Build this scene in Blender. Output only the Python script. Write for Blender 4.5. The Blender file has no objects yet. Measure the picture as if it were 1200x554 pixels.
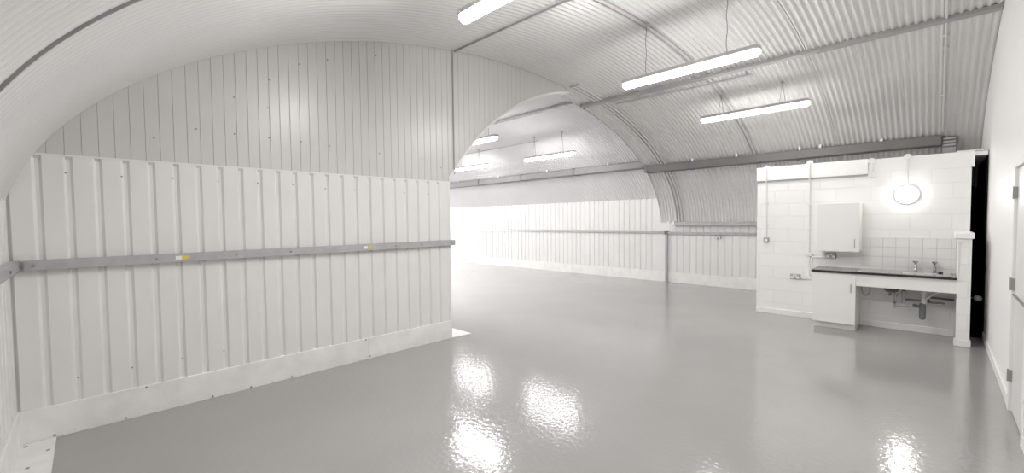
import bpy, math, random
from mathutils import Matrix, Vector
random.seed(7)
PI = math.pi
SC = bpy.context.scene
COL = SC.collection

# ------------------------------------------------------------------ materials
def new_mat(name):
    m = bpy.data.materials.new(name); m.use_nodes = True
    nt = m.node_tree
    return m, nt, nt.nodes['Principled BSDF']

def plain(name, col, rough=.5, metal=0., spec=.5, vary=.0, scale=6., bump=0., bscale=40., coat=0.):
    m, nt, b = new_mat(name)
    b.inputs['Roughness'].default_value = rough
    b.inputs['Metallic'].default_value = metal
    b.inputs['Specular IOR Level'].default_value = spec
    b.inputs['Coat Weight'].default_value = coat
    b.inputs['Coat Roughness'].default_value = .12
    tc = nt.nodes.new('ShaderNodeTexCoord')
    n = nt.nodes.new('ShaderNodeTexNoise')
    n.inputs['Scale'].default_value = scale; n.inputs['Detail'].default_value = 5
    nt.links.new(tc.outputs['Object'], n.inputs['Vector'])
    r = nt.nodes.new('ShaderNodeMapRange')
    r.inputs['From Min'].default_value = .3; r.inputs['From Max'].default_value = .7
    r.inputs['To Min'].default_value = 1 - vary; r.inputs['To Max'].default_value = 1 + vary
    nt.links.new(n.outputs['Fac'], r.inputs['Value'])
    mx = nt.nodes.new('ShaderNodeVectorMath'); mx.operation = 'SCALE'
    mx.inputs[0].default_value = col
    nt.links.new(r.outputs['Result'], mx.inputs['Scale'])
    nt.links.new(mx.outputs['Vector'], b.inputs['Base Color'])
    if bump:
        n2 = nt.nodes.new('ShaderNodeTexNoise'); n2.inputs['Scale'].default_value = bscale
        n2.inputs['Detail'].default_value = 3
        nt.links.new(tc.outputs['Object'], n2.inputs['Vector'])
        bp = nt.nodes.new('ShaderNodeBump'); bp.inputs['Strength'].default_value = 1
        bp.inputs['Distance'].default_value = bump
        nt.links.new(n2.outputs['Fac'], bp.inputs['Height'])
        nt.links.new(bp.outputs['Normal'], b.inputs['Normal'])
    return m

def masonry(name, col, mortar, bw, bh, offset, msize, rough, depth, zoff=0., xoff=0.):
    """block or tile pattern lying in the object's X-Z plane"""
    m, nt, b = new_mat(name)
    b.inputs['Roughness'].default_value = rough
    tc = nt.nodes.new('ShaderNodeTexCoord')
    sp = nt.nodes.new('ShaderNodeSeparateXYZ'); nt.links.new(tc.outputs['Object'], sp.inputs[0])
    ad = nt.nodes.new('ShaderNodeMath'); ad.operation = 'ADD'
    nt.links.new(sp.outputs['X'], ad.inputs[0]); nt.links.new(sp.outputs['Y'], ad.inputs[1])
    cb = nt.nodes.new('ShaderNodeCombineXYZ')
    nt.links.new(ad.outputs[0], cb.inputs['X']); nt.links.new(sp.outputs['Z'], cb.inputs['Y'])
    mp = nt.nodes.new('ShaderNodeMapping'); mp.inputs['Location'].default_value = (xoff, zoff, 0)
    nt.links.new(cb.outputs[0], mp.inputs['Vector'])
    br = nt.nodes.new('ShaderNodeTexBrick')
    br.offset = offset; br.squash = 1
    br.inputs['Scale'].default_value = 1
    br.inputs['Brick Width'].default_value = bw; br.inputs['Row Height'].default_value = bh
    br.inputs['Mortar Size'].default_value = msize; br.inputs['Mortar Smooth'].default_value = .3
    br.inputs['Bias'].default_value = 0
    br.inputs['Color1'].default_value = (*col, 1); br.inputs['Color2'].default_value = (*[c * .985 for c in col], 1)
    br.inputs['Mortar'].default_value = (*mortar, 1)
    nt.links.new(mp.outputs[0], br.inputs['Vector'])
    nt.links.new(br.outputs['Color'], b.inputs['Base Color'])
    n2 = nt.nodes.new('ShaderNodeTexNoise'); n2.inputs['Scale'].default_value = 60
    nt.links.new(tc.outputs['Object'], n2.inputs['Vector'])
    sc = nt.nodes.new('ShaderNodeMath'); sc.operation = 'MULTIPLY_ADD'
    sc.inputs[1].default_value = -1.0
    nt.links.new(br.outputs['Fac'], sc.inputs[0])
    ns = nt.nodes.new('ShaderNodeMath'); ns.operation = 'MULTIPLY'; ns.inputs[1].default_value = .15
    nt.links.new(n2.outputs['Fac'], ns.inputs[0]); nt.links.new(ns.outputs[0], sc.inputs[2])
    bp = nt.nodes.new('ShaderNodeBump'); bp.inputs['Distance'].default_value = depth
    nt.links.new(sc.outputs[0], bp.inputs['Height']); nt.links.new(bp.outputs['Normal'], b.inputs['Normal'])
    return m

def glow(name, col, strength):
    m, nt, b = new_mat(name)
    b.inputs['Base Color'].default_value = (.9, .9, .9, 1)
    b.inputs['Emission Color'].default_value = (*col, 1)
    b.inputs['Emission Strength'].default_value = strength
    b.inputs['Specular IOR Level'].default_value = 0.
    m.cycles.emission_sampling = 'FRONT'
    return m

def floor_mat():
    m, nt, b = new_mat('grey_floor_paint')
    tc = nt.nodes.new('ShaderNodeTexCoord')
    n = nt.nodes.new('ShaderNodeTexNoise'); n.inputs['Scale'].default_value = .9; n.inputs['Detail'].default_value = 4
    nt.links.new(tc.outputs['Object'], n.inputs['Vector'])
    r = nt.nodes.new('ShaderNodeValToRGB')
    r.color_ramp.elements[0].position = .3; r.color_ramp.elements[0].color = (.352, .343, .336, 1)
    r.color_ramp.elements[1].position = .7; r.color_ramp.elements[1].color = (.378, .369, .361, 1)
    nt.links.new(n.outputs['Fac'], r.inputs['Fac']); nt.links.new(r.outputs['Color'], b.inputs['Base Color'])
    n3 = nt.nodes.new('ShaderNodeTexNoise'); n3.inputs['Scale'].default_value = 1.6; n3.inputs['Detail'].default_value = 3
    nt.links.new(tc.outputs['Object'], n3.inputs['Vector'])
    rr = nt.nodes.new('ShaderNodeMapRange'); rr.inputs['From Min'].default_value = .3; rr.inputs['From Max'].default_value = .7
    rr.inputs['To Min'].default_value = FLOOR_R0; rr.inputs['To Max'].default_value = FLOOR_R1
    nt.links.new(n3.outputs['Fac'], rr.inputs['Value']); nt.links.new(rr.outputs['Result'], b.inputs['Roughness'])
    b.inputs['Specular IOR Level'].default_value = .5
    b.inputs['IOR'].default_value = 1.75
    n2 = nt.nodes.new('ShaderNodeTexNoise'); n2.inputs['Scale'].default_value = 24; n2.inputs['Detail'].default_value = 3
    nt.links.new(tc.outputs['Object'], n2.inputs['Vector'])
    bp = nt.nodes.new('ShaderNodeBump'); bp.inputs['Distance'].default_value = .0020; bp.inputs['Strength'].default_value = 1
    nt.links.new(n2.outputs['Fac'], bp.inputs['Height']); nt.links.new(bp.outputs['Normal'], b.inputs['Normal'])
    return m

FLOOR_R0, FLOOR_R1 = .055, .10
LAMP_E, BULK_E, DAY_FILL = 24., 10., 140.
M = dict(
    floor=floor_mat(),
    sheet=plain('white_painted_sheet', (.79, .782, .77), .42, vary=.02, scale=2.5),
    vault=plain('white_painted_corrugated_sheet', (.64, .632, .624), .27, vary=.03, scale=1.2),
    vaultb=plain('pale_grey_corrugated_sheet', (.72, .713, .72), .6, vary=.02, scale=1.2),
    board=plain('pale_grey_painted_board', (.62, .605, .59), .3, vary=.025, scale=1.8),
    skirt=plain('white_painted_skirting', (.85, .84, .825), .5, vary=.06, scale=5., bump=.001, bscale=25),
    plaster=plain('white_plaster', (.89, .88, .87), .4, vary=.012, scale=2.),
    paint=plain('white_gloss_paint', (.86, .855, .845), .35, vary=.01),
    block=masonry('white_painted_blockwork', (.86, .855, .845), (.80, .795, .785), .45, .225, .5, .005, .45, .0016, .02),
    tile=masonry('white_wall_tile', (.86, .85, .84), (.66, .65, .64), .15, .15, 0., .0035, .15, .002, .077, .01),
    galv=plain('galvanised_steel', (.46, .46, .47), .42, metal=.35, vary=.08, scale=9.),
    duct=plain('dark_grey_trunking', (.165, .158, .152), .5, metal=.1, vary=.05, scale=5.), ductb=plain('grey_trunking', (.22, .217, .213), .5, metal=.1, vary=.05, scale=5.),
    galvd=plain('dull_grey_trunking', (.34, .335, .33), .5, metal=.15, vary=.05, scale=5.),
    collar=plain('dark_grey_steel', (.16, .16, .165), .5, metal=.3, vary=.05),
    dark_strip=plain('dark_grey_strip', (.27, .265, .26), .6, vary=.05),
    dark=plain('slot_shade_black', (.012, .010, .012), .85, spec=.2, vary=.2),  # black put on the slot surfaces in place of deep shade
    screw=plain('dull_screw_head', (.36, .35, .34), .5, metal=.4),
    housing=plain('light_grey_lamp_housing', (.40, .395, .39), .4),
    wire=plain('dark_wire', (.22, .21, .21), .5, metal=.4),
    pvc=plain('white_conduit', (.78, .775, .76), .35),
    cab=plain('white_cabinet_laminate', (.84, .83, .815), .3),
    chrome=plain('chrome', (.42, .42, .42), .22, metal=1.),
    steel=plain('stainless_steel', (.66, .66, .655), .22, metal=1., vary=.03),
    wtop=plain('grey_laminate_worktop', (.23, .225, .22), .25, vary=.05, scale=60),
    blk=plain('black_edging', (.012, .011, .011), .4),
    grey_pl=plain('grey_plastic', (.17, .17, .175), .4),
    midpl=plain('mid_grey_plastic', (.42, .42, .42), .4),
    copper=plain('dull_pipe', (.20, .17, .15), .4, metal=.5),
    yellow=plain('yellow_sticker', (.75, .55, .12), .5, vary=.05),
    white_l=plain('white_sticker', (.88, .88, .86), .5),
    door=plain('pale_grey_door_paint', (.72, .71, .70), .35, vary=.01),
    lamp=glow('lamp_diffuser', (1., .995, .985), LAMP_E), lamp_bright=glow('bright_lamp_diffuser', (1., .995, .985), LAMP_E * 1.4), lamp_mid=glow('mid_lamp_diffuser', (1., .995, .985), LAMP_E * .95), lamp_far=glow('far_lamp_diffuser', (1., .995, .985), LAMP_E * .5), lamp_dim=glow('dim_lamp_diffuser', (1., .99, .97), LAMP_E * .45),  # lamp strengths differ to balance the room; lamp_dim is weaker and warmer
    bulk=glow('bulkhead_diffuser', (1., .975, .93), BULK_E),
)

# ------------------------------------------------------------------ mesh builder
class MB:
    def __init__(s): s.v = []; s.f = []
    def add(s, vs, fs):
        o = len(s.v); s.v += [tuple(v) for v in vs]; s.f += [tuple(i + o for i in f) for f in fs]; return s
    def box(s, x0, x1, y0, y1, z0, z1):
        vs = [(x, y, z) for x in (x0, x1) for y in (y0, y1) for z in (z0, z1)]
        return s.add(vs, [(0, 1, 3, 2), (4, 6, 7, 5), (0, 4, 5, 1), (2, 3, 7, 6), (0, 2, 6, 4), (1, 5, 7, 3)])
    def prism(s, poly, axis, a0, a1):
        """polygon extruded along an axis; poly gives the other two coordinates in xyz order"""
        n = len(poly)
        def p(q, a):
            l = list(q); l.insert('xyz'.index(axis), a); return tuple(l)
        vs = [p(q, a0) for q in poly] + [p(q, a1) for q in poly]
        fs = [tuple(range(n))[::-1], tuple(range(n, 2 * n))] + [(i, (i + 1) % n, n + (i + 1) % n, n + i) for i in range(n)]
        return s.add(vs, fs)
    def tube(s, pts, r, n=10, cap=True):
        pts = [Vector(p) for p in pts]; k = len(pts)
        rs = r if isinstance(r, (list, tuple)) else [r] * k
        up = Vector((0, 0, 1)); vs = []; u = None
        for i, p in enumerate(pts):
            t = (pts[min(i + 1, k - 1)] - pts[max(i - 1, 0)]).normalized()
            if u is None:
                a = up if abs(t.z) < .9 else Vector((1, 0, 0)); u = t.cross(a).normalized()
            else:
                u = (u - t * u.dot(t)).normalized()
            w = t.cross(u)
            for j in range(n):
                g = 2 * PI * j / n; vs.append(p + rs[i] * (math.cos(g) * u + math.sin(g) * w))
        fs = [(i * n + j, i * n + (j + 1) % n, (i + 1) * n + (j + 1) % n, (i + 1) * n + j) for i in range(k - 1) for j in range(n)]
        if cap: fs += [tuple(range(n))[::-1], tuple(range((k - 1) * n, k * n))]
        return s.add(vs, fs)
    def lathe(s, prof, o, ax, n=20):
        """prof: (radius, distance along axis)"""
        ax = Vector(ax).normalized(); a = Vector((0, 0, 1)) if abs(ax.z) < .9 else Vector((1, 0, 0))
        u = ax.cross(a).normalized(); w = ax.cross(u); o = Vector(o); vs = []
        for r, h in prof:
            for j in range(n):
                g = 2 * PI * j / n; vs.append(o + ax * h + max(r, 1e-4) * (math.cos(g) * u + math.sin(g) * w))
        k = len(prof)
        fs = [(i * n + j, i * n + (j + 1) % n, (i + 1) * n + (j + 1) % n, (i + 1) * n + j) for i in range(k - 1) for j in range(n)]
        fs += [tuple(range(n))[::-1], tuple(range((k - 1) * n, k * n))]
        return s.add(vs, fs)
    def build(s, name, m, parent=None, smooth=False, bevel=0., kind=None, flat=False):
        me = bpy.data.meshes.new(name); me.from_pydata(s.v, [], s.f); me.update()
        import bmesh
        if not flat:
            bm = bmesh.new(); bm.from_mesh(me); bmesh.ops.recalc_face_normals(bm, faces=bm.faces); bm.to_mesh(me); bm.free()
        me.materials.append(M[m])
        if smooth:
            for p in me.polygons: p.use_smooth = True
        o = bpy.data.objects.new(name, me); COL.objects.link(o)
        if smooth and not flat:
            me.set_sharp_from_angle(angle=math.radians(40))
        if bevel:
            b = o.modifiers.new('bevel', 'BEVEL'); b.width = bevel; b.segments = 2; b.limit_method = 'ANGLE'
        if parent is not None:
            o.parent = parent
            o.location = -Vector(parent.location)
            # meshes are written in world coordinates; things carry their base position
        if kind: o['kind'] = kind
        return o

def thing(name, label, cat, loc=(0, 0, 0), group=None):
    o = bpy.data.objects.new(name, None); COL.objects.link(o); o.location = loc
    o.empty_display_size = .1
    o['label'] = label; o['category'] = cat
    if group: o['group'] = group
    return o
def sub(o, mb, name, m, **k):
    """sub-part: o is a part already offset, its child needs no further offset"""
    c = mb.build(name, m, None, **k); c.parent = o; return c
def copy_thing(root, d, label):
    r = root.copy(); COL.objects.link(r); r.location = Vector(root.location) + Vector(d); r['label'] = label
    for ch in list(root.children):
        c = ch.copy(); COL.objects.link(c); c.parent = r
        for g in list(ch.children):
            e = g.copy(); COL.objects.link(e); e.parent = c
    return r
def structure(mb, name, m, **k): return mb.build(name, m, None, kind='structure', **k)

# ------------------------------------------------------------------ the place (metres; camera stands over the origin)
XL, XR, YN, YF = -5.141, .49, -.44, 11.40        # end walls of the near bay, side walls
XE = -5.45                                       # where the near vault stops and the second one goes on
XB = -18.0
CA, AA, ZA, BA = 5.4, 5.9, 1.6, 2.773            # near vault
CB, AB, ZB, BB = 7.6, 4.52, 0., 4.3335           # second vault
def vz(y, B=False):
    c, a, z0, b = (CB, AB, ZB, BB) if B else (CA, AA, ZA, BA)
    return z0 + b * math.sqrt(max(0., 1 - ((y - c) / a) ** 2))
def vpt(t, B=False, inset=0.):
    c, a, z0, b = (CB, AB, ZB, BB) if B else (CA, AA, ZA, BA)
    y, z = c + a * math.cos(t), z0 + b * math.sin(t)
    n = Vector((math.cos(t) / a, math.sin(t) / b)).normalized()
    return y - n.x * inset, z - n.y * inset, n
def vt(y, B=False):
    c, a = (CB, AB) if B else (CA, AA)
    return math.acos(max(-1, min(1, (y - c) / a)))
def vn(y, B=False):
    return vpt(vt(y, B), B)[2]

PITCH = .0762
def vault(mb, x0, x1, t0, t1, B=False, inset=0., nt=72, amp=.0125):
    nx = max(2, int(round((x1 - x0) / (PITCH / 8))))
    vs = []
    for i in range(nx + 1):
        x = x0 + (x1 - x0) * i / nx
        h = amp * math.cos(2 * PI * x / PITCH)
        for j in range(nt + 1):
            y, z, n = vpt(t0 + (t1 - t0) * j / nt, B, inset + h)
            vs.append((x, y, z))
    w = nt + 1
    fs = [(i * w + j, i * w + j + 1, (i + 1) * w + j + 1, (i + 1) * w + j) for i in range(nx) for j in range(nt)]
    return mb.add(vs, fs)

def ribstrip(mb, x0, x1, t0, t1, B=False, depth=.03, nt=72, base=-.02):
    vs = []
    for j in range(nt + 1):
        t = t0 + (t1 - t0) * j / nt
        a = vpt(t, B, base); b = vpt(t, B, depth)
        vs += [(x0, a[0], a[1]), (x0, b[0], b[1]), (x1, b[0], b[1]), (x1, a[0], a[1])]
    fs = [(4 * j + k, 4 * j + (k + 1) % 4, 4 * j + 4 + (k + 1) % 4, 4 * j + 4 + k) for j in range(nt) for k in range(4)]
    return mb.add(vs, fs)

# ---- floor
mb = MB(); mb.box(XB - .1, XR + .1, YN - .1, YF + .1, -.1, 0)
structure(mb, 'floor', 'floor')

# ---- vault of the near bay, in three overlapping sheets
T0, TN = 0.02, PI - vt(YN + .012) * 0 - 0.0
TN = math.acos((YN - .02 - CA) / AA) if abs((YN - .02 - CA) / AA) < 1 else PI - .05
mb = MB()
vault(mb, XL - .03, -2.815, T0, TN, inset=0.)
vault(mb, XE, XL - .03, T0, vt(6.72), inset=0., nt=40)
vault(mb, -2.845, -1.355, T0, TN, inset=.020)
vault(mb, -1.385, XR + .06, T0, TN, inset=.028)
# edges of the overlapping sheets
ribstrip(mb, -2.850, -2.842, T0, TN, depth=.030)
ribstrip(mb, -1.392, -1.386, T0, TN, depth=.034)
ceil = structure(mb, 'ceiling', 'vault', smooth=True, flat=True)
mb = MB(); ribstrip(mb, -2.866, -2.852, vt(2.6), TN, depth=.044)  # dark strip at the sheet joint, drawn for the shadow gap there
structure(mb, 'trim_14', 'dark_strip', smooth=True)
mb = MB(); ribstrip(mb, -2.866, -2.858, T0, vt(2.6), depth=.038); ribstrip(mb, -2.80, -2.792, T0, vt(2.6), depth=.036)
structure(mb, 'trim_16', 'midpl', smooth=True)
mb = MB(); ribstrip(mb, -1.404, -1.394, T0, TN, depth=.042)
structure(mb, 'trim_17', 'vault', smooth=True)
mb = MB(); mb.box(XL - .06, XL + .003, YN + .15, 3.838, 2.324, 2.340)
structure(mb, 'trim_15', 'sheet')
# three raised cover ribs where the sheets change
mb = MB()
for x in (-4.99, -4.91, -4.83): ribstrip(mb, x - .012, x + .012, T0, vt(6.6), depth=.055)
structure(mb, 'trim_1', 'vault', smooth=True)
# closing strip between the lower and the higher vault
mb = MB(); vs = []
for j in range(41):
    t = T0 + (vt(6.8) - T0) * j / 40
    y, z, n = vpt(t, False, .02)
    yb = CB + (y - CB) * 1.0; zb = max(vz(min(y, 11.9), True), z) + .05 if y < 11.9 else z + .3
    vs += [(XE, y, z), (XE, y + .01, max(zb, z + .02))]
mb.add(vs, [(2 * j, 2 * j + 1, 2 * j + 3, 2 * j + 2) for j in range(40)])
structure(mb, 'trim_2', 'vaultb', flat=True)
# ---- vault of the second bay
mb = MB(); vault(mb, XB, XL - .06, vt(11.44, True), vt(3.81, True), B=True, nt=64)
structure(mb, 'ceiling.001', 'vaultb', smooth=True, flat=True)

# ---- ribbed sheet cladding: profile points (distance, depth); swept between bottom and top heights
RIB, RP = -.27, .1773
def rib_profile(s0, s1, first, pitch, depth, wt, wb):
    pts = [(s0, 0)]; k = math.floor((s0 - first) / pitch)
    while first + k * pitch < s1 + pitch:
        c = first + k * pitch
        for ds, d in ((-wt / 2, 0), (-wb / 2, depth), (wb / 2, depth), (wt / 2, 0)):
            if s0 < c + ds < s1: pts.append((c + ds, d))
        k += 1
    pts.append((s1, 0)); return pts
def sheet(mb, pts, place, bot, top, thick=.04):
    """place(s, d, z) -> world; d grows away from the room"""
    n = len(pts); vs = []
    for s, d in pts:
        b = bot(s) if callable(bot) else bot; t = top(s) if callable(top) else top
        vs += [place(s, d, b), place(s, d, t), place(s, thick, t), place(s, thick, b)]
    fs = [(4 * i + k, 4 * i + (k + 1) % 4, 4 * i + 4 + (k + 1) % 4, 4 * i + 4 + k) for i in range(n - 1) for k in range(4)]
    fs += [(0, 1, 2, 3), tuple(4 * (n - 1) + k for k in (3, 2, 1, 0))]
    return mb.add(vs, fs)
G = (.018, .058, .022)
# left end wall, lower sheet and its baseboard
mb = MB(); sheet(mb, rib_profile(YN - .02, 3.787, RIB, RP, *G), lambda s, d, z: (XL - d, s, z), .26, 2.334)
wl = structure(mb, 'wall_left', 'sheet')
def dots(spots, place, parent, r=.008):
    for a, z in spots:
        q = MB(); o, ax = place(a, z); q.lathe([(r, 0), (r, .004), (r * .5, .007)], o, ax, 8)
        q.build('screw', 'screw', parent)
dots([(-0.108, 2.189), (0.236, 2.181), (0.593, 2.186), (0.952, 2.181), (1.305, 2.182), (1.658, 2.18), (2.016, 2.155), (2.373, 2.153), (2.729, 2.147), (3.075, 2.145), (3.462, 2.15), (-0.094, 0.462), (0.25, 0.459), (0.611, 0.459), (0.951, 0.453)],
     lambda a, z: ((XL - .0005, a, z), (1, 0, 0)), wl, .007)
mb = MB(); mb.box(XL - .05, XL + .012, YN - .02, 2.494, 0, .270); mb.box(XL - .05, XL + .012, 2.500, 3.80, 0, .270)
mb.box(XL - .05, XL + .009, 2.49, 2.51, 0, .268)
bl = structure(mb, 'baseboard_left', 'skirt', bevel=.004)
dots([(-0.244, 0.022), (0.193, 0.018), (0.84, 0.018), (1.178, 0.016), (0.341, 0.255), (1.583, 0.019), (2.47, 0.255), (2.52, 0.034)],
     lambda a, z: ((XL + .012, a, z), (1, 0, 0)), bl, .010)
# corner post at the free end
mb = MB(); mb.box(XL - .26, XL + .004, 3.787, 3.838, 0, 2.334); mb.box(XL - .26, XL - .02, 3.60, 3.832, 2.30, 2.42)
structure(mb, 'trim_3', 'sheet', bevel=.004)

# upper boarded gable
BP = .1037
def gable_bot(s):
    return 2.30 if s < 3.84 else vz(s, True) - .0
pts = []; k = -5; g = .0045
while True:
    a = -.112 + BP * k; b = a + BP
    if a > 6.74: break
    for f in (0, g, BP * .25, BP * .5, BP * .75, BP - g):
        s = a + f
        if YN - .05 <= s <= 6.74: pts.append((s, .006 if f == 0 else 0.))
    k += 1
mb = MB(); sheet(mb, pts, lambda s, d, z: (XL - .012 - d, s, z), gable_bot, lambda s: max(vz(max(s, -.48)) + .03, 2.305), .10)
wg = structure(mb, 'wall_gable', 'board')
dots([(0.469, 2.556), (0.789, 2.683), (1.119, 3.054), (1.113, 2.678), (1.436, 2.679), (1.454, 3.306), (1.77, 3.551), (2.087, 3.682), (1.431, 3.0), (1.765, 2.68), (2.085, 2.666), (2.726, 2.645), (3.374, 2.639), (2.709, 3.891), (3.694, 2.536)],
     lambda a, z: ((XL - .0125, a, z), (1, 0, 0)), wg, .009)
# thin lining along the cut edge of the opening
mb = MB(); vs = []
for j in range(49):
    t = vt(3.83, True) + (vt(6.76, True) - vt(3.83, True)) * j / 48
    a = vpt(t, True, -.012); b = vpt(t, True, .016)
    vs += [(XL - .14, a[0], a[1]), (XL - .14, b[0], b[1]), (XL - .002, b[0], b[1]), (XL - .002, a[0], a[1])]
mb.add(vs, [(4 * j + k, 4 * j + (k + 1) % 4, 4 * j + 4 + (k + 1) % 4, 4 * j + 4 + k) for j in range(48) for k in range(4)])
structure(mb, 'trim_4', 'sheet', smooth=True)

# near side wall
mb = MB(); sheet(mb, rib_profile(XL, XR + .05, XL + .09, RP, *G), lambda s, d, z: (s, YN - d, z), .26, 2.02)
structure(mb, 'wall_near', 'sheet')
mb = MB(); mb.box(XL + .012, XR, YN - .05, YN + .012, 0, .27)
structure(mb, 'baseboard_near', 'skirt', bevel=.004)
mb = MB(); mb.box(XL + .020, XR, YN + .012, -.235, 0, .008)
t5 = structure(mb, 'trim_5', 'skirt')
for x, y in ((-5.06, -.40), (-4.86, -.27), (-4.6, -.36)):
    q = MB(); q.lathe([(.012, 0), (.012, .004), (.006, .006)], (x, y, .008), (0, 0, 1), 8); q.build('screw', 'screw', t5)
# second bay: near wall, far end wall
mb = MB(); mb.box(XB, XL - .10, 3.70, 3.83, 0, 2.40)
structure(mb, 'wall_back_near', 'sheet')
mb = MB(); mb.prism([(-5.40, 3.838), (-5.145, 3.838), (-5.092, 4.178), (-5.40, 4.178)], 'z', .0, .009)
mb.box(-5.70, -5.404, 3.838, 4.178, 0, .009)
structure(mb, 'trim_6', 'paint')
mb = MB(); mb.box(XB - .1, XB, 3.6, 5.6, 0, 4.6); mb.box(XB - .1, XB, 9.8, YF + .2, 0, 4.6); mb.box(XB - .1, XB, 5.6, 9.8, 3.2, 4.6)
structure(mb, 'wall_back_end', 'sheet')
mb = MB()
for yy in (5.6, 6.97, 8.36, 9.73): mb.box(XB - .08, XB - .02, yy, yy + .07, 0, 3.2)
mb.box(XB - .08, XB - .02, 5.6, 9.8, 3.13, 3.2); mb.box(XB - .08, XB - .02, 5.6, 9.8, .9, .97)
structure(mb, 'added_window_1', 'paint')  # unseen window, added to brighten the second bay
dl = bpy.data.lights.new('added_daylight', 'AREA'); dl.shape = 'RECTANGLE'; dl.size = 3.2; dl.size_y = 4.2; dl.energy = DAY_FILL; dl.color = (1, 1, 1)  # added area light coming in through the unseen opening
do = bpy.data.objects.new('added_daylight', dl); COL.objects.link(do); do.location = (XB - .4, 7.7, 1.6); do.rotation_euler = (0, -PI / 2, 0)

# far side wall: high sheet in the second bay, low sheet in the near bay
mb = MB(); sheet(mb, rib_profile(XB, -5.60, -5.75, RP, *G), lambda s, d, z: (s, YF + d, z), .27, 2.334)
sheet(mb, [(-5.60, 0), (-5.53, 0), (-5.47, 0), (-5.41, 0), (-5.33, 0)], lambda s, d, z: (s, YF + d, z), .27, lambda s: 2.334 if s < -5.52 else (2.24 if s < -5.45 else 2.145))
structure(mb, 'wall_far', 'sheet')
mb = MB(); sheet(mb, rib_profile(-5.335, XR, -5.2, RP, *G), lambda s, d, z: (s, YF - .004 + d, z), .27, 1.66)
structure(mb, 'wall_far.001', 'sheet')
mb = MB(); mb.box(XB, -8.6, YF - .014, YF + .05, 0, .285); mb.box(-8.594, -5.34, YF - .014, YF + .05, 0, .285); mb.box(-5.334, -2.4, YF - .014, YF + .05, 0, .285)
structure(mb, 'baseboard_far', 'skirt', bevel=.003)

# right end wall with a two-leaf door
DY0, DY1, DZ = 4.96, 5.80, 2.17
pr = [(y, vz(y) + .06) for y in [YN - .05 + i * (11.75 + .0) / 60 for i in range(61)] if -.49 <= y <= 11.3]
def wall_part(mb, y0, y1, z0):
    ys = [y0 + (y1 - y0) * i / 40 for i in range(41)]
    poly = [(y0, z0)] + [(y1, z0)] + [(y, vz(max(-.49, min(11.29, y))) + .06) for y in reversed(ys)]
    return mb.prism(poly, 'x', XR, XR + .12)
mb = MB(); wall_part(mb, YN - .05, DY0 - .07, 0); wall_part(mb, DY0 - .07, DY1 + .07, DZ + .06); wall_part(mb, DY1 + .07, 11.31, 0)
structure(mb, 'wall_right', 'plaster')
mb = MB(); mb.box(XR - .014, XR + .01, DY1 + .07, 8.98, 0, .10); mb.box(XR - .014, XR + .01, YN, DY0 - .07, 0, .10)
structure(mb, 'baseboard_right', 'paint', bevel=.004)
mb = MB()
mb.box(XR - .018, XR + .12, DY1, DY1 + .075, 0, DZ + .065); mb.box(XR - .018, XR + .12, DY0 - .075, DY0, 0, DZ + .065)
mb.box(XR - .018, XR + .12, DY0, DY1, DZ, DZ + .065)
structure(mb, 'trim_7', 'paint', bevel=.004)
mb = MB(); mb.box(XR + .004, XR + .05, DY0 + .004, DY1 - .004, .012, 1.045)
mb.box(XR + .004, XR + .05, DY0 + .004, DY1 - .004, 1.053, DZ - .004)
d1 = structure(mb, 'door_1', 'door', bevel=.003)
for z in (.32, 1.14, 1.95):
    q = MB(); q.box(XR - .021, XR + .006, DY1 - .018, DY1 + .020, z - .05, z + .05); q.tube([(XR - .022, DY1, z - .055), (XR - .022, DY1, z + .055)], .006, 8)
    q.build('hinge', 'screw', d1)
q = MB(); q.box(XR - .012, XR + .004, DY0 + .02, DY1 - .01, 1.043, 1.055)
q.build('weather_bar', 'dark_strip', d1)
# black sheet standing in for deep shade at the end of the wall, inside the slot behind the kitchen block
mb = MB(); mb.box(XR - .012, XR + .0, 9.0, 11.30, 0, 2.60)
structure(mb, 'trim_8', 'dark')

# ---- kitchen block: wall, end returns, top slab
YK = 8.852; KX0, KX1 = -2.384, .325
mb = MB(); mb.box(KX0, KX1, YK, YK + .10, 0, 2.66)
structure(mb, 'wall_kitchen', 'block')
mb = MB(); mb.box(KX0, KX0 + .10, YK + .10, YF - .06, 0, 2.62)
structure(mb, 'wall_kitchen_side', 'block')
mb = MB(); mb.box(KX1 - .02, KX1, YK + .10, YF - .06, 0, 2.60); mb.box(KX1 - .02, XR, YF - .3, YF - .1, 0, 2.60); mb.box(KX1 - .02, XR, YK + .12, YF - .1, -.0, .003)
structure(mb, 'wall_kitchen_back', 'dark')  # slot side, end and floor coloured black for its shade
mb = MB(); mb.box(KX0 + .02, XR - .014, YK + .02, 10.9, 2.60, 2.655); mb.box(.17, XR - .02, YK - .02, YK + .3, 2.662, 2.675)
structure(mb, 'trim_9', 'plaster')
mb = MB(); mb.prism([(YK - .034, 2.43), (YK + .02, 2.43), (YK + .02, 2.672), (YK - .034, 2.672)], 'x', KX0 - .004, -.80)
mb.box(-.797, .352, YK - .010, YK + .104, 2.44, 2.660)
structure(mb, 'trim_10', 'paint', bevel=.003)
mb = MB(); mb.box(KX0 + .004, -.80, YK - .020, YK + .005, 2.398, 2.426)
structure(mb, 'trim_11', 'housing')
mb = MB(); mb.box(KX0 - .002, -1.405, YK - .018, YK + .01, 0, .095); mb.box(-.86, .19, YK - .018, YK + .01, 0, .095)
structure(mb, 'baseboard_kitchen', 'paint', bevel=.004)
mb = MB(); mb.box(.196, .325, 8.25, YK, 0, 1.44)
structure(mb, 'wall_kitchen_nib', 'block')
mb = MB(); mb.box(.165, .345, 8.215, YK + .02, 1.445, 1.525)
structure(mb, 'trim_12', 'paint', bevel=.01)
mb = MB(); mb.box(.178, .338, 8.236, 8.25 + .1, 0, .09)
structure(mb, 'baseboard_nib', 'paint', bevel=.006)
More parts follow.
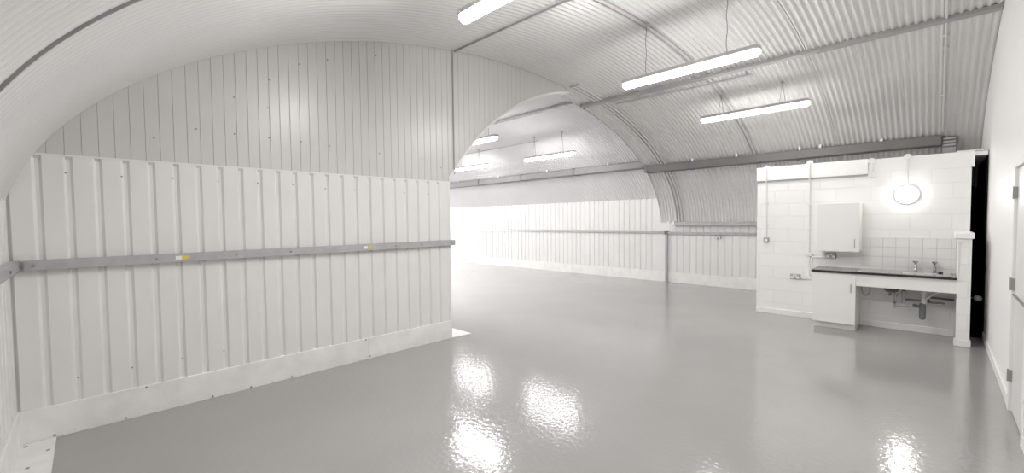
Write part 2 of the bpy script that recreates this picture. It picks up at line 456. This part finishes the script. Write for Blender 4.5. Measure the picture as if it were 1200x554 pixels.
mb = MB(); mb.box(-.863, .19, YK - .009, YK + .005, .90, 1.42)
structure(mb, 'wall_tiles', 'tile')
mb = MB(); mb.box(-.863, .19, YK - .013, YK, 1.42, 1.434)
structure(mb, 'trim_13', 'paint')

# ------------------------------------------------------------------ rails and post on the walls
def channel_rail(name, label, x0, x1, y0, y1, z0, z1, axis, side, holes):
    """C-section rail along x or y; side = outward direction of its face"""
    o = thing(name, label, 'rail', ((x0 + x1) / 2, (y0 + y1) / 2, z0), 'steel rails along the walls')
    q = MB(); t = .006
    if axis == 'y':
        poly = [(x0, z0), (x1, z0), (x1, z1), (x0, z1), (x0, z1 - t), (x1 - t, z1 - t), (x1 - t, z0 + t), (x0, z0 + t)]
        q.prism(poly, 'y', y0, y1)
    else:
        poly = [(y1, z0), (y0, z0), (y0, z1), (y1, z1), (y1, z1 - t), (y0 + t, z1 - t), (y0 + t, z0 + t), (y1, z0 + t)]
        if side > 0: poly = [(y0, z0), (y1, z0), (y1, z1), (y0, z1), (y0, z1 - t), (y1 - t, z1 - t), (y1 - t, z0 + t), (y0, z0 + t)]
        q.prism(poly, 'x', x0, x1)
    q.build('channel', 'galv', o)
    for h in holes:
        b = MB()
        if axis == 'y': b.lathe([(.012, 0), (.012, .006), (.007, .010)], (x1, h, (z0 + z1) / 2), (1, 0, 0), 8)
        else: b.lathe([(.012, 0), (.012, .006), (.007, .010)], (h, y1 if side > 0 else y0, (z0 + z1) / 2), (0, side, 0), 8)
        b.build('bolt', 'galvd', o)
    return o
ra = channel_rail('metal_rail', 'grey steel channel rail across the ribbed sheet under the boarded gable, with two small stickers', XL, -5.085, -.36, 3.885, 1.395, 1.475, 'y', 1,
                  (-.31, .45, 1.08, 1.60, 2.9, 3.3, 3.82))
for (a, b, c) in ((.585, .632, .69), (2.455, 2.50, 2.575)):
    q = MB(); q.box(-5.085, -5.083, a, b, 1.418, 1.452); q.build('sticker', 'white_l', ra)['label'] = 'white half of a small sticker'
    q = MB(); q.box(-5.085, -5.083, b, c, 1.418, 1.452); q.build('sticker', 'yellow', ra)['label'] = 'yellow half of a small sticker'
# far-side lip of the rail, where it turns the corner
channel_rail('metal_rail', 'grey steel channel rail on the near side wall above the white floor strip', -5.13, XR - .03, YN, YN + .056, 1.395, 1.475, 'x', 1, (-5.06, -4.5, -3.6))
channel_rail('metal_rail', 'long thin grey steel rail across the bright white sheet beyond the arched opening', XB + .1, -5.36, YF - .056, YF, 1.36, 1.428, 'x', -1, (-14, -12, -10, -8, -6.2))
channel_rail('metal_rail', 'short grey steel rail low on the white sheet between the post and the kitchen block', -5.27, KX0 + .0, YF - .056, YF - .004, 1.325, 1.395, 'x', -1, (-4.9, -3.9, -3.2))
o = thing('metal_post', 'thin grey steel post standing against the far wall where the two wall sheets meet', 'post', (-5.315, YF - .03, 0))
q = MB(); q.box(-5.34, -5.285, YF - .06, YF - .014, .008, 1.44); q.build('upright', 'galv', o)
q = MB(); q.box(-5.37, -5.25, YF - .075, YF - .012, 0, .012); q.build('base_plate', 'galv', o)
q = MB(); q.box(-5.36, -5.27, YF - .068, YF - .004, 1.33, 1.43); q.build('bracket', 'collar', o)
# ledge channel at the spring of the near vault
o = thing('ledge_channel', 'grey steel ledge at the foot of the corrugated vault above the lower rail', 'channel', (-4, 11.28, 1.57))
q = MB(); q.prism([(11.235, 1.575), (11.40, 1.575), (11.40, 1.60), (11.26, 1.60), (11.26, 1.665), (11.235, 1.665)], 'x', -5.10, KX0 - .0); q.build('channel', 'galv', o)
for x in (-5.20, -5.06):
    b = MB(); b.box(x - .025, x + .025, 11.225, 11.30, 1.60, 1.69); b.build('end_bracket', 'paint', o)['label'] = 'white end bracket'

# ------------------------------------------------------------------ overhead trunking
def run(name, label, poly, x0, x1, m, collars=(), clips=(), grow=.012, group='overhead trunking', cat='trunking', clip_at=None):
    cy = sum(p[0] for p in poly) / len(poly); cz = sum(p[1] for p in poly) / len(poly)
    o = thing(name, label, cat, ((x0 + x1) / 2, cy, cz), group)
    q = MB(); q.prism(poly, 'x', x0, x1); q.build('trough', m, o, bevel=.004)
    big = [(cy + (p[0] - cy) * 1.09, cz + (p[1] - cz) * 1.09) for p in poly]
    for x in collars:
        b = MB(); b.prism(big, 'x', x - .03, x + .03); b.build('collar', 'collar', o)
    for x in clips:
        b = MB(); y, z = clip_at; b.box(x - .018, x + .018, y - .012, y + .012, z - .06, z + .05); b.build('clip', 'pvc', o)
    return o
run('wall_trunking', 'deep grey trunking along the vault above the kitchen block', [(10.22, 2.95), (10.22, 3.112), (10.30, 3.122), (10.50, 2.98), (10.52, 2.948)], -5.36, .02, 'duct',
    (-5.33, -4.25, -2.07), (-4.15, -3.18, -2.0, -1.66, -.75), clip_at=(10.235, 3.13))
run('wall_trunking', 'deep grey trunking along the far vault seen through the arched opening', [(10.42, 3.11), (10.42, 3.285), (10.50, 3.305), (10.70, 3.125), (10.72, 3.105)], XB + .1, -5.50, 'ductb',
    (-5.53, -7.8, -10.0, -12.2, -14.6), (-6.6, -8.84, -11.1, -13.4), clip_at=(10.435, 3.29))
# elbow between the two runs
o = thing('trunking_elbow', 'dark elbow joining the two deep grey trunking runs at the step in the vault', 'trunking', (-5.43, 10.4, 3.0))
q = MB()
A = [(10.22, 2.95), (10.22, 3.112), (10.30, 3.122), (10.50, 2.98), (10.52, 2.948)]; Bp = [(10.42, 3.11), (10.42, 3.285), (10.50, 3.305), (10.70, 3.125), (10.72, 3.105)]
vs = [(-5.365, *p) for p in A] + [(-5.495, *p) for p in Bp]
q.add(vs, [(0, 1, 2, 3, 4), (9, 8, 7, 6, 5)] + [(i, (i + 1) % 5, 5 + (i + 1) % 5, 5 + i) for i in range(5)]); q.build('elbow', 'collar', o)
# drop box at the end of the near run
o = thing('drop_box', 'dark grey upright box at the end of the deep trunking over the kitchen block', 'trunking', (.1, 10.4, 2.66))
q = MB(); q.box(.022, .20, 10.27, 10.37, 2.66, 3.07); q.build('casing', 'collar', o, bevel=.004)
for z in (3.05, 2.995, 2.94):
    b = MB(); b.box(.04, .185, 10.258, 10.272, z - .010, z + .012); b.build('slat', 'galv', o)
q = MB(); q.box(.03, .19, 10.262, 10.272, 2.70, 2.90); q.build('cover', 'galvd', o)
# shallow trunking near the crown
def crown_run(name, label, yc, x0, x1, w, h, B, m, gap, inset=0., marks=()):
    n = vn(yc, B); z = vz(yc, B); tz = Vector((-n.y, n.x)) * -1
    def P(a, b): return (yc + tz.x * a - n.x * b, z + tz.y * a - n.y * b)
    poly = [P(-w / 2, gap), P(w / 2, gap), P(w / 2, gap + h), P(-w / 2, gap + h)]
    o = thing(name, label, 'trunking', ((x0 + x1) / 2, yc, z), 'overhead trunking')
    q = MB(); q.prism(poly, 'x', x0, x1); q.build('trough', m, o, bevel=.003)
    for x in marks:
        q = MB(); q.prism([P(-w / 2 - .006, -.02), P(w / 2 + .006, -.02), P(w / 2 + .006, gap + .005), P(-w / 2 - .006, gap + .005)], 'x', x - .02, x + .02); q.build('hanger', 'galvd', o)
    return o
crown_run('ceiling_trunking', 'long grey trunking along the near vault just behind the middle lamp', 7.50, -5.34, XR - .004, .085, .05, False, 'galvd', .03, marks=(-5.2, -4.1, -3.0, -1.9, -.8, .2))
crown_run('ceiling_trunking', 'grey trunking under the far vault beyond the arched opening', 7.56, XB + .1, -5.50, .085, .05, True, 'galvd', .02, marks=(-5.7, -7, -9, -11))
q = MB(); o = thing('trunking_elbow', 'small dark step joint between the two crown trunkings', 'trunking', (-5.42, 7.52, 4.2))
q.add([(-5.335, 7.46, 4.10), (-5.335, 7.55, 4.08), (-5.335, 7.56, 4.15), (-5.335, 7.47, 4.17), (-5.505, 7.515, 4.262), (-5.505, 7.605, 4.262), (-5.505, 7.605, 4.325), (-5.505, 7.515, 4.325)],
      [(0, 1, 2, 3), (7, 6, 5, 4), (0, 1, 5, 4), (1, 2, 6, 5), (2, 3, 7, 6), (3, 0, 4, 7)]); q.build('elbow', 'collar', o)

# ------------------------------------------------------------------ conduits
def conduit(label, pts, r, m, boxes=(), saddles=(), cat='conduit', group='surface conduits', name='conduit'):
    o = thing(name, label, cat, pts[0], group)
    q = MB(); q.tube(pts, r, 10); q.build('pipe', m, o, smooth=True)
    for p, ax, br in boxes:
        q = MB(); q.lathe([(br, 0), (br, .035), (br * .9, .045), (.004, .046)], p, ax, 16); q.build('junction_box', m, o, smooth=True)
    for p, (sx, sy, sz) in saddles:
        q = MB(); q.box(p[0] - sx, p[0] + sx, p[1] - sy, p[1] + sy, p[2] - sz, p[2] + sz); q.build('saddle', m, o)
    return o
yk = YK - .014
conduit('white conduit dropping from the block top to the small square switch', [(-2.225, yk - .034, 2.66), (-2.225, yk - .034, 2.40), (-2.225, yk, 2.34), (-2.225, yk, 1.39)], .012, 'pvc',
        [((-2.228, YK + .01, 2.665), (0, -1, .0), .045)], [((-2.225, yk, 2.02), (.026, .014, .012)), ((-2.225, yk, 1.62), (.026, .014, .012))])
conduit('white conduit dropping beside the wall cupboard to the double socket low on the wall', [(-1.57, yk - .034, 2.68), (-1.57, yk - .034, 2.40), (-1.57, yk, 2.34), (-1.562, yk, .72)], .013, 'pvc',
        [((-1.572, YK + .01, 2.685), (0, -1, 0), .05)], [((-1.57, yk, 1.98), (.028, .014, .012)), ((-1.566, yk, 1.55), (.028, .014, .012)), ((-1.562, yk, 1.115), (.05, .016, .03)), ((-1.562, yk, .715), (.04, .016, .03))])
conduit('white bent conduit branching under the wall cupboard to its double socket', [(-1.535, yk - .006, .76), (-1.535, yk - .006, 1.02), (-1.522, yk - .006, 1.055), (-1.49, yk - .006, 1.07), (-1.34, yk - .006, 1.072)], .012, 'pvc')
conduit('white stub of conduit hanging from a round box at the block top', [(-.752, yk - .02, 2.60), (-.752, yk - .02, 2.40)], .016, 'pvc',
        [((-.755, YK + .005, 2.63), (0, -1, 0), .05)], [((-.752, yk - .02, 2.42), (.045, .03, .045))])
conduit('white conduit feeding the round glowing bulkhead lamp from above', [(-.338, yk - .012, 2.64), (-.338, yk - .012, 2.21)], .011, 'pvc', [((-.339, YK + .005, 2.655), (0, -1, 0), .045)])
conduit('white corner pipe with a round cap running up the nib wall beside the tiles', [(.204, 8.238, .93), (.204, 8.238, 1.41)], .012, 'pvc', [((.204, 8.25, 1.415), (0, -1, 0), .028)])
pts = []
for i in range(25):
    y = 6.9 + (10.2 - 6.9) * i / 24; n = vn(y); pts.append((.03, y - n.x * .055, vz(y) - n.y * .055))
for i in (4, 9, 17):
    pass
def nrm(y): n = vn(y); return (.03, y - n.x * .045, vz(y) - n.y * .045)
conduit('white pipe curving down the near vault from the crown trunking to the drop box', pts, .013, 'vault', (), [(nrm(y), (.032, .014, .014)) for y in (7.9, 8.2, 9.4)])
conduit('grey conduit dropping down the boarded gable from its top to the arched opening', [(XL + .002, 3.93, 2.46), (XL + .002, 3.93, 4.255)], .010, 'midpl')
conduit('grey conduit along the crown of the near vault beside the lamp over the gable', [(XL + .03, 3.94, 4.262)] + [(XL + .08 + (XR - XL - .1) * i / 20, 3.95 + .03 * min(1, i / 6), 4.272 - (.038 if XL + .08 + (XR - XL - .1) * i / 20 > -2.9 else 0)) for i in range(0, 21)], .013, 'galvd')
conduit('thin grey conduit running parallel behind the middle lamp trunking', [(-4.70, 7.77, vz(7.77) - .028), (-2.20, 7.77, vz(7.77) - .048)], .016, 'galv', (), [((-2.22, 7.77, vz(7.77) - .04), (.03, .025, .025))])
conduit('thin conduit linking the lamp hooks on the far vault', [(-13.5, 9.20, vz(9.20, True) - .026), (-8.10, 9.20, vz(9.20, True) - .026)], .011, 'midpl')

# ------------------------------------------------------------------ hanging lamps
def lamp(label, x0, yc, zb, L, vb, hooks, vee=True, m_l='lamp'):
    o = thing('hanging_lamp', label, 'ceiling light', (x0 + L / 2, yc, zb), 'hanging fluorescent lamps')
    x1 = x0 + L; w = .054
    q = MB(); q.prism([(yc - .05, zb + .058), (yc + .05, zb + .058), (yc + .056, zb + .075), (yc + .045, zb + .115), (yc - .045, zb + .115), (yc - .056, zb + .075)][::-1], 'x', x0 + .03, x1 - .03)
    q.build('housing', 'housing', o, bevel=.004)
    q = MB(); prof = []
    for k in range(13):
        a = PI * k / 12; prof.append((yc - w * math.cos(a), zb + .060 - .072 * math.sin(a) ** .7))
    secs = [(0., .62), (.012, .85), (.035, 1.), (L - .035, 1.), (L - .012, .85), (L, .62)]
    vs = []
    for sx, k in secs:
        for (y, z) in prof: vs.append((x0 + sx, yc + (y - yc) * k, zb + .060 + (z - zb - .060) * k))
    m = len(prof)
    q.add(vs, [(i * m + j, i * m + (j + 1) % m, (i + 1) * m + (j + 1) % m, (i + 1) * m + j) for i in range(len(secs) - 1) for j in range(m)] + [tuple(range(m))[::-1], tuple(range((len(secs) - 1) * m, len(secs) * m))])
    q.build('diffuser', m_l, o, smooth=True)
    for e in (x0 + .02, x1 - .02):
        c = MB(); c.box(e - .018, e + .018, yc - .058, yc + .058, zb + .058, zb + .108); c.build('end_cap', 'housing', o, bevel=.003)
    top = vz(yc, vb) - (.03 if x0 > -5 else .012)
    for h in hooks:
        r = MB(); r.lathe([(.04, 0), (.04, .03), (.012, .045)], (h, yc, top + .035), (0, 0, -1), 12); r.build('ceiling_rose', 'galvd' if vee else 'midpl', o, smooth=True)
        q = MB(); zt = zb + .113
        if vee:
            q.tube([(h, yc, top), (h - .045, yc, zt)], .0035, 6); q.tube([(h, yc, top), (h + .045, yc, zt)], .0045, 6)
        else:
            pts = [(h + .008 * math.sin(i * 1.7), yc, top + (zt - top) * i / 8) for i in range(9)]
            q.tube(pts, .0045, 6)
        q.build('chain', 'wire', o)
    return o
lamp('long hanging lamp nearest the boarded gable, cut off by the top of the photo', -3.14, 2.52, 3.575, 1.70, False, (-2.81, -1.79), False, 'lamp_bright')
lamp('long hanging lamp in mid-room, hung on one wavy chain and one straight wire', -3.14, 5.386, 3.575, 1.70, False, (-2.81, -1.79), False, 'lamp_mid')
lamp('long lamp hung on V-shaped wires from the vault side, nearest the kitchen block', -3.19, 8.274, 3.555, 1.70, False, (-2.84, -1.87), True, 'lamp_dim')
lamp('far hanging lamp fully in view through the arched opening', -8.50, 9.06, 3.46, 1.76, True, (-8.13, -7.14), True, 'lamp_far')
lamp('farthest hanging lamp low in the arched opening, its end touching the gable edge', -11.95, 9.13, 3.49, 1.72, True, (-11.6, -10.63), True, 'lamp_far')
lamp('hanging lamp high in the arched opening, half hidden by the gable edge', -8.50, 6.36, 3.52, 1.70, True, (-8.1, -7.1), True, 'lamp')
lamp('added unseen hanging lamp of the second bay, wholly behind the boarded gable', -11.95, 6.36, 3.52, 1.70, True, (-11.6, -10.63), True, 'lamp_bright')  # extra lamp out of view, added to light the second bay
# ------------------------------------------------------------------ bulkhead lamp
o = thing('bulkhead_lamp', 'round glowing bulkhead lamp on the white block wall above the sink', 'wall light', (-.34, YK, 2.08))
q = MB(); q.lathe([(.142, 0), (.142, .03), (.128, .04), (.02, .041)], (-.34, YK, 2.08), (0, -1, 0), 28); q.build('base', 'paint', o, smooth=True)
q = MB(); q.lathe([(.126, .036), (.122, .06), (.10, .082), (.06, .096), (.003, .10)], (-.34, YK, 2.08), (0, -1, 0), 28); q.build('diffuser', 'bulk', o, smooth=True)

# ------------------------------------------------------------------ sockets and switch
def socket(label, x, z, y, dbl=True, group='metal clad double sockets'):
    w, h = (.073, .043) if dbl else (.043, .043)
    o = thing('double_socket' if dbl else 'spur_switch', label, 'socket' if dbl else 'switch', (x, y, z - h), group if dbl else None)
    q = MB(); q.box(x - w, x + w, y - .036, y, z - h, z + h); q.build('back_box', 'screw', o, bevel=.004)
    q = MB(); q.box(x - w + .004, x + w - .004, y - .042, y - .034, z - h + .004, z + h - .004); q.build('face_plate', 'galv', o, bevel=.002)
    if dbl:
        for s in (-.042, .042):
            q = MB(); q.box(x + s - .020, x + s + .020, y - .045, y - .041, z - .034, z + .002); q.build('outlet', 'white_l', o)
            q = MB(); q.box(x + s * .36 - .010, x + s * .36 + .010, y - .048, y - .041, z + .006, z + .034); q.build('rocker', 'white_l', o)
    else:
        q = MB(); q.box(x - .022, x + .022, y - .049, y - .041, z - .018, z + .018); q.build('rocker', 'white_l', o)
    return o
socket('small square metal switch at the foot of the conduit on the kitchen block', -2.225, 1.345, YK, False)
socket('metal double socket tucked under the wall cupboard above the black worktop edge', -1.262, 1.108, YK)
socket('metal double socket low on the block wall beside the base cupboard', -1.765, .712, YK)
socket('metal double socket hanging under the far wall rail past the post', -3.955, 1.275, YF - .008)
o = thing('flex_cable', 'short grey cable linking the low double socket to the conduit foot', 'cable', (-1.69, yk, .68), 'loose cables')
q = MB(); q.tube([(-1.692, YK - .007, .685), (-1.66, YK - .007, .668), (-1.62, YK - .007, .672), (-1.58, YK - .007, .69)], .008, 8); q.build('cable', 'midpl', o, smooth=True)

# ------------------------------------------------------------------ kitchen units
YC = 8.235
o = thing('wall_cupboard', 'white single-door wall cupboard hung on the block wall', 'cupboard', (-1.14, 8.7, 1.195))
q = MB(); q.box(-1.405, -.862, 8.552, YK, 1.20, 1.972); q.build('carcass', 'cab', o, bevel=.002)
d = MB(); d.box(-1.403, -.864, 8.532, 8.550, 1.200, 1.968); d = d.build('door', 'cab', o, bevel=.002)
q = MB(); q.tube([(-.918, 8.515, 1.27), (-.918, 8.515, 1.405)], .007, 8); q.box(-.923, -.913, 8.515, 8.532, 1.285, 1.297); q.box(-.923, -.913, 8.515, 8.532, 1.378, 1.39); sub(d, q, 'handle', 'galv')

o = thing('base_cupboard', 'white single-door base cupboard under the end of the worktop', 'cupboard', (-1.14, 8.5, 0))
q = MB(); q.box(-1.405, -.866, YC + .024, YK - .002, .10, .886); q.build('carcass', 'cab', o, bevel=.002)
d = MB(); d.box(-1.405, -.868, YC + .004, YC + .022, .098, .876); d = d.build('door', 'cab', o, bevel=.002)
q = MB(); q.tube([(-.922, YC - .014, .592), (-.922, YC - .014, .723)], .007, 8); q.box(-.927, -.917, YC - .014, YC + .004, .605, .617); q.box(-.927, -.917, YC - .014, YC + .004, .698, .71); sub(d, q, 'handle', 'galv')
q = MB(); q.box(-1.40, -.89, 8.335, 8.353, 0, .10); q.build('plinth', 'cab', o)
q = MB(); q.box(-.89, -.872, 8.335, YK - .02, 0, .10); q.build('plinth_return', 'cab', o)

# worktop with the sink opening cut out of it
SX0, SX1, SY0, SY1 = -.37, .06, 8.36, 8.70
o = thing('worktop', 'grey kitchen worktop with a black front edge spanning cupboard and nib wall', 'worktop', (-.6, 8.5, .888))
q = MB(); q.box(-1.418, SX0, YC - .018, YK - .002, .89, .918); q.box(SX1, .192, YC - .018, YK - .002, .89, .918); q.box(SX0, SX1, YC - .018, SY0, .89, .918); q.box(SX0, SX1, SY1, YK - .002, .89, .918)
q.build('slab', 'wtop', o)
q = MB(); q.box(-1.420, .193, YC - .024, YC - .018, .888, .919); q.build('edging', 'blk', o)['label'] = 'black front edge'
q = MB(); q.box(-1.424, -1.418, YC - .024, YK - .002, .888, .919); q.build('edging', 'blk', o)['label'] = 'black end edge'
o = thing('apron_panel', 'long white panel under the worktop closing the front of the sink', 'panel', (-.35, YC, .69))
q = MB(); q.box(-.8655, .1962, YC + .016, YC + .036, .702, .8901); q.build('board', 'cab', o, bevel=.002)
q = MB(); q.box(-.858, -.838, YC + .036, YC + .10, .72, .88); q.build('batten', 'cab', o)
# sink
o = thing('sink', 'stainless steel sink with ridged drainer let into the worktop', 'sink', (-.33, 8.5, .918))
q = MB(); z0, z1 = .918, .925
q.box(-.85, SX0, 8.27, 8.80, z0, z1); q.box(SX1, .15, 8.27, 8.80, z0, z1); q.box(SX0, SX1, 8.27, SY0, z0, z1); q.box(SX0, SX1, SY1, 8.80, z0, z1)
q.build('rim', 'steel', o, bevel=.003)
q = MB(); zb = .77; e = .035
vs = [(SX0, SY0, z0), (SX1, SY0, z0), (SX1, SY1, z0), (SX0, SY1, z0), (SX0 + e, SY0 + e, zb), (SX1 - e, SY0 + e, zb), (SX1 - e, SY1 - e, zb), (SX0 + e, SY1 - e, zb)]
q.add(vs, [(4, 5, 6, 7)] + [(i, (i + 1) % 4, 4 + (i + 1) % 4, 4 + i) for i in range(4)]); b = q.build('bowl', 'steel', o, smooth=False)
s = b.modifiers.new('wall', 'SOLIDIFY'); s.thickness = .003
q = MB()
for i in range(7):
    x = -.80 + .06 * i; q.tube([(x, 8.34, z1), (x, 8.72, z1)], .006, 6)
q.build('drainer_ridges', 'steel', o, smooth=True)
q = MB(); q.lathe([(.035, 0), (.035, .004), (.02, .006)], (-.155, 8.53, zb + .002), (0, 0, 1), 16); q.build('waste', 'chrome', o)
o = thing('sink_plug', 'small black plug lying on the sink rim beside the taps', 'plug', (.04, 8.66, .925))
q = MB(); q.lathe([(.026, 0), (.030, .010), (.024, .018), (.006, .020), (.006, .028), (.003, .03)], (.04, 8.67, .925), (0, 0, 1), 14); q.build('stopper', 'blk', o, smooth=True)
def tap(label, x):
    y = 8.755; o = thing('tap', label, 'tap', (x, y, .925), 'pillar taps')
    q = MB(); q.lathe([(.026, 0), (.026, .008), (.016, .014), (.015, .07), (.018, .085), (.018, .10), (.010, .11), (.008, .115)], (x, y, .925), (0, 0, 1), 16); q.build('body', 'chrome', o, smooth=True)
    q = MB(); q.tube([(x, y, .99), (x, y - .05, 1.01), (x, y - .095, 1.005), (x, y - .115, .985), (x, y - .118, .965)], [.013, .012, .011, .011, .012], 10); q.build('spout', 'chrome', o, smooth=True)
    q = MB(); q.lathe([(.008, 0), (.012, .004), (.018, .018), (.024, .030), (.026, .042), (.020, .048), (.003, .050)], (x, y, 1.036), (0, 0, 1), 14)
    for a in range(4):
        g = a * PI / 2 + .4; q.tube([(x, y, 1.07), (x + .03 * math.cos(g), y + .03 * math.sin(g), 1.072)], [.009, .010], 8)
    q.build('head', 'chrome', o, smooth=True)
tap('chrome pillar tap in the middle of the sink back', -.225)
tap('chrome pillar tap near the nib wall, beside the black plug', -.022)

# pipework below
yp = 8.60
def pth(name, label, cat, base, group='pipework below the sink'): return thing(name, label, cat, base, group)
o = pth('sink_trap', 'grey bottle trap with its white inlet and waste pipe hanging under the sink bowl', 'trap', (-.135, yp, .24))
q = MB(); q.lathe([(.020, 0), (.034, .012), (.037, .05), (.037, .21), (.030, .235), (.022, .245)], (-.135, yp, .24), (0, 0, 1), 16); q.build('bottle', 'grey_pl', o, smooth=True)
q = MB(); q.lathe([(.028, 0), (.028, .05), (.022, .055), (.022, .12), (.032, .125), (.032, .27)], (-.125, yp, .48), (0, 0, 1), 16); q.build('inlet', 'pvc', o, smooth=True)['label'] = 'white inlet above the bottle'
q = MB(); q.tube([(-.165, yp, .43), (-.22, yp, .43), (-.225, yp + .02, .44)], .022, 10); q.build('outlet', 'grey_pl', o, smooth=True)
q = MB(); q.tube([(-.11, yp - .03, .55), (-.05, yp - .03, .60), (.01, yp - .03, .655), (.02, yp - .03, .76)], .014, 10); q.build('overflow_pipe', 'pvc', o, smooth=True)
q = MB(); q.tube([(-.34, yp + .03, .505), (-.15, yp + .03, .512)], .018, 10); q.build('waste_pipe', 'grey_pl', o, smooth=True)
q = MB(); q.lathe([(.024, 0), (.024, .15), (.030, .155), (.030, .19), (.02, .195)], (-.342, yp + .03, .44), (0, 0, 1), 14); q.build('tee', 'midpl', o, smooth=True)['label'] = 'light grey upright tee'
q = MB(); q.tube([(-.342, yp + .03, .62), (-.342, yp + .03, .76)], .018, 10); q.build('riser', 'grey_pl', o, smooth=True)
o = pth('water_pipe', 'short dark pipe stub running level past the bottle trap', 'pipe', (0, yp, .51))
q = MB(); q.tube([(-.075, YK - .001, .50), (-.075, yp + .03, .50), (-.065, yp + .02, .50), (.09, yp + .02, .50)], .014, 10); q.build('pipe', 'copper', o, smooth=True)
o = pth('water_pipe', 'brown pipe along the back wall into the nib wall', 'pipe', (.06, YK - .03, .55))
q = MB(); q.tube([(-.07, YK - .035, .545), (.19, YK - .035, .535)], .014, 10); q.build('pipe', 'copper', o, smooth=True)
o = pth('stop_valve', 'dark valve cluster at the drainer side of the pipework', 'valve', (-.47, yp, .6))
q = MB(); q.tube([(-.545, yp, .70), (-.545, yp, .645), (-.52, yp, .632), (-.44, yp, .622), (-.42, yp, .64), (-.42, yp, .76)], .026, 10); q.build('body', 'grey_pl', o, smooth=True)
q = MB(); q.tube([(-.435, yp, .62), (-.435, yp, .37)], .015, 10); q.build('riser', 'midpl', o, smooth=True)
q = MB(); q.lathe([(.02, 0), (.022, .03), (.01, .032)], (-.49, yp - .04, .575), (0, 1, 0), 12); q.build('knob', 'grey_pl', o, smooth=True)
q = MB(); q.lathe([(.02, 0), (.022, .04), (.01, .042)], (-.435, yp - .035, .46), (0, 1, 0), 12); q.build('knob', 'grey_pl', o, smooth=True)
q = MB(); q.box(-.447, -.423, yp + .01, YK + .002, .53, .55); q.build('wall_bracket', 'midpl', o)
o = pth('water_pipe', 'thin pale pipe low between the valve cluster and the bottle trap', 'pipe', (-.3, yp, .4))
q = MB(); q.tube([(-.42, yp, .405), (-.30, yp, .408), (-.185, yp, .42)], .008, 8); q.build('pipe', 'midpl', o, smooth=True)
o = thing('flex_cable', 'pale loop of cable hanging on the wall under the drainer', 'cable', (-.8, YK - .005, .5), 'loose cables')
q = MB(); q.tube([(-.85, YK - .005, .70), (-.852, YK - .005, .60), (-.84, YK - .005, .52), (-.81, YK - .005, .485), (-.775, YK - .005, .495), (-.75, YK - .005, .55), (-.745, YK - .005, .62), (-.755, YK - .005, .70)], .006, 8); q.build('cable', 'midpl', o, smooth=True)
o = thing('pipe_end', 'white capped pipe end sticking out of the dark slot beside the nib wall', 'pipe', (.40, 8.93, .55))
q = MB(); q.tube([(KX1 - .01, 9.02, .565), (.41, 9.02, .565)], .010, 8); q.build('pipe', 'grey_pl', o, smooth=True)
q = MB(); q.lathe([(.022, -.03), (.036, -.022), (.040, .02), (.030, .036), (.01, .04)], (.425, 9.02, .565), (.5, -1, 0), 16); q.build('cap', 'pvc', o, smooth=True)

# ------------------------------------------------------------------ light and camera
w = bpy.data.worlds.new('world'); SC.world = w; w.use_nodes = True
w.node_tree.nodes['Background'].inputs['Color'].default_value = (1, 1, 1, 1)
w.node_tree.nodes['Background'].inputs['Strength'].default_value = 1.2

f, yaw, pitch, roll = 498.586, 45.028, -2.1146, -.6296
y, p, r = (math.radians(a) for a in (yaw, pitch, roll))
fw = Vector((-math.sin(y) * math.cos(p), math.cos(y) * math.cos(p), math.sin(p)))
rt = Vector((math.cos(y), math.sin(y), 0)); up = rt.cross(fw)
rt2 = math.cos(r) * rt + math.sin(r) * up; up2 = -math.sin(r) * rt + math.cos(r) * up
cam = bpy.data.cameras.new('camera'); co = bpy.data.objects.new('camera', cam); COL.objects.link(co)
cam.sensor_width = 36; cam.lens = f / 1200 * 36; cam.clip_start = .02
co.matrix_world = Matrix(((rt2.x, up2.x, -fw.x, 0), (rt2.y, up2.y, -fw.y, 0), (rt2.z, up2.z, -fw.z, 1.75), (0, 0, 0, 1)))
SC.camera = co
vs_ = SC.view_settings
SC.display_settings.display_device = 'sRGB'
vs_.view_transform = 'Standard'; vs_.look = 'None'; vs_.gamma = 1; vs_.exposure = 1.48; vs_.use_curve_mapping = False
SC.cycles.max_bounces = 12; SC.cycles.diffuse_bounces = 8; SC.cycles.use_denoising = True
SC.cycles.caustics_reflective = False; SC.cycles.caustics_refractive = False; SC.cycles.sample_clamp_indirect = 4.0
SC.cycles.use_adaptive_sampling = False; SC.cycles.blur_glossy = 1.0
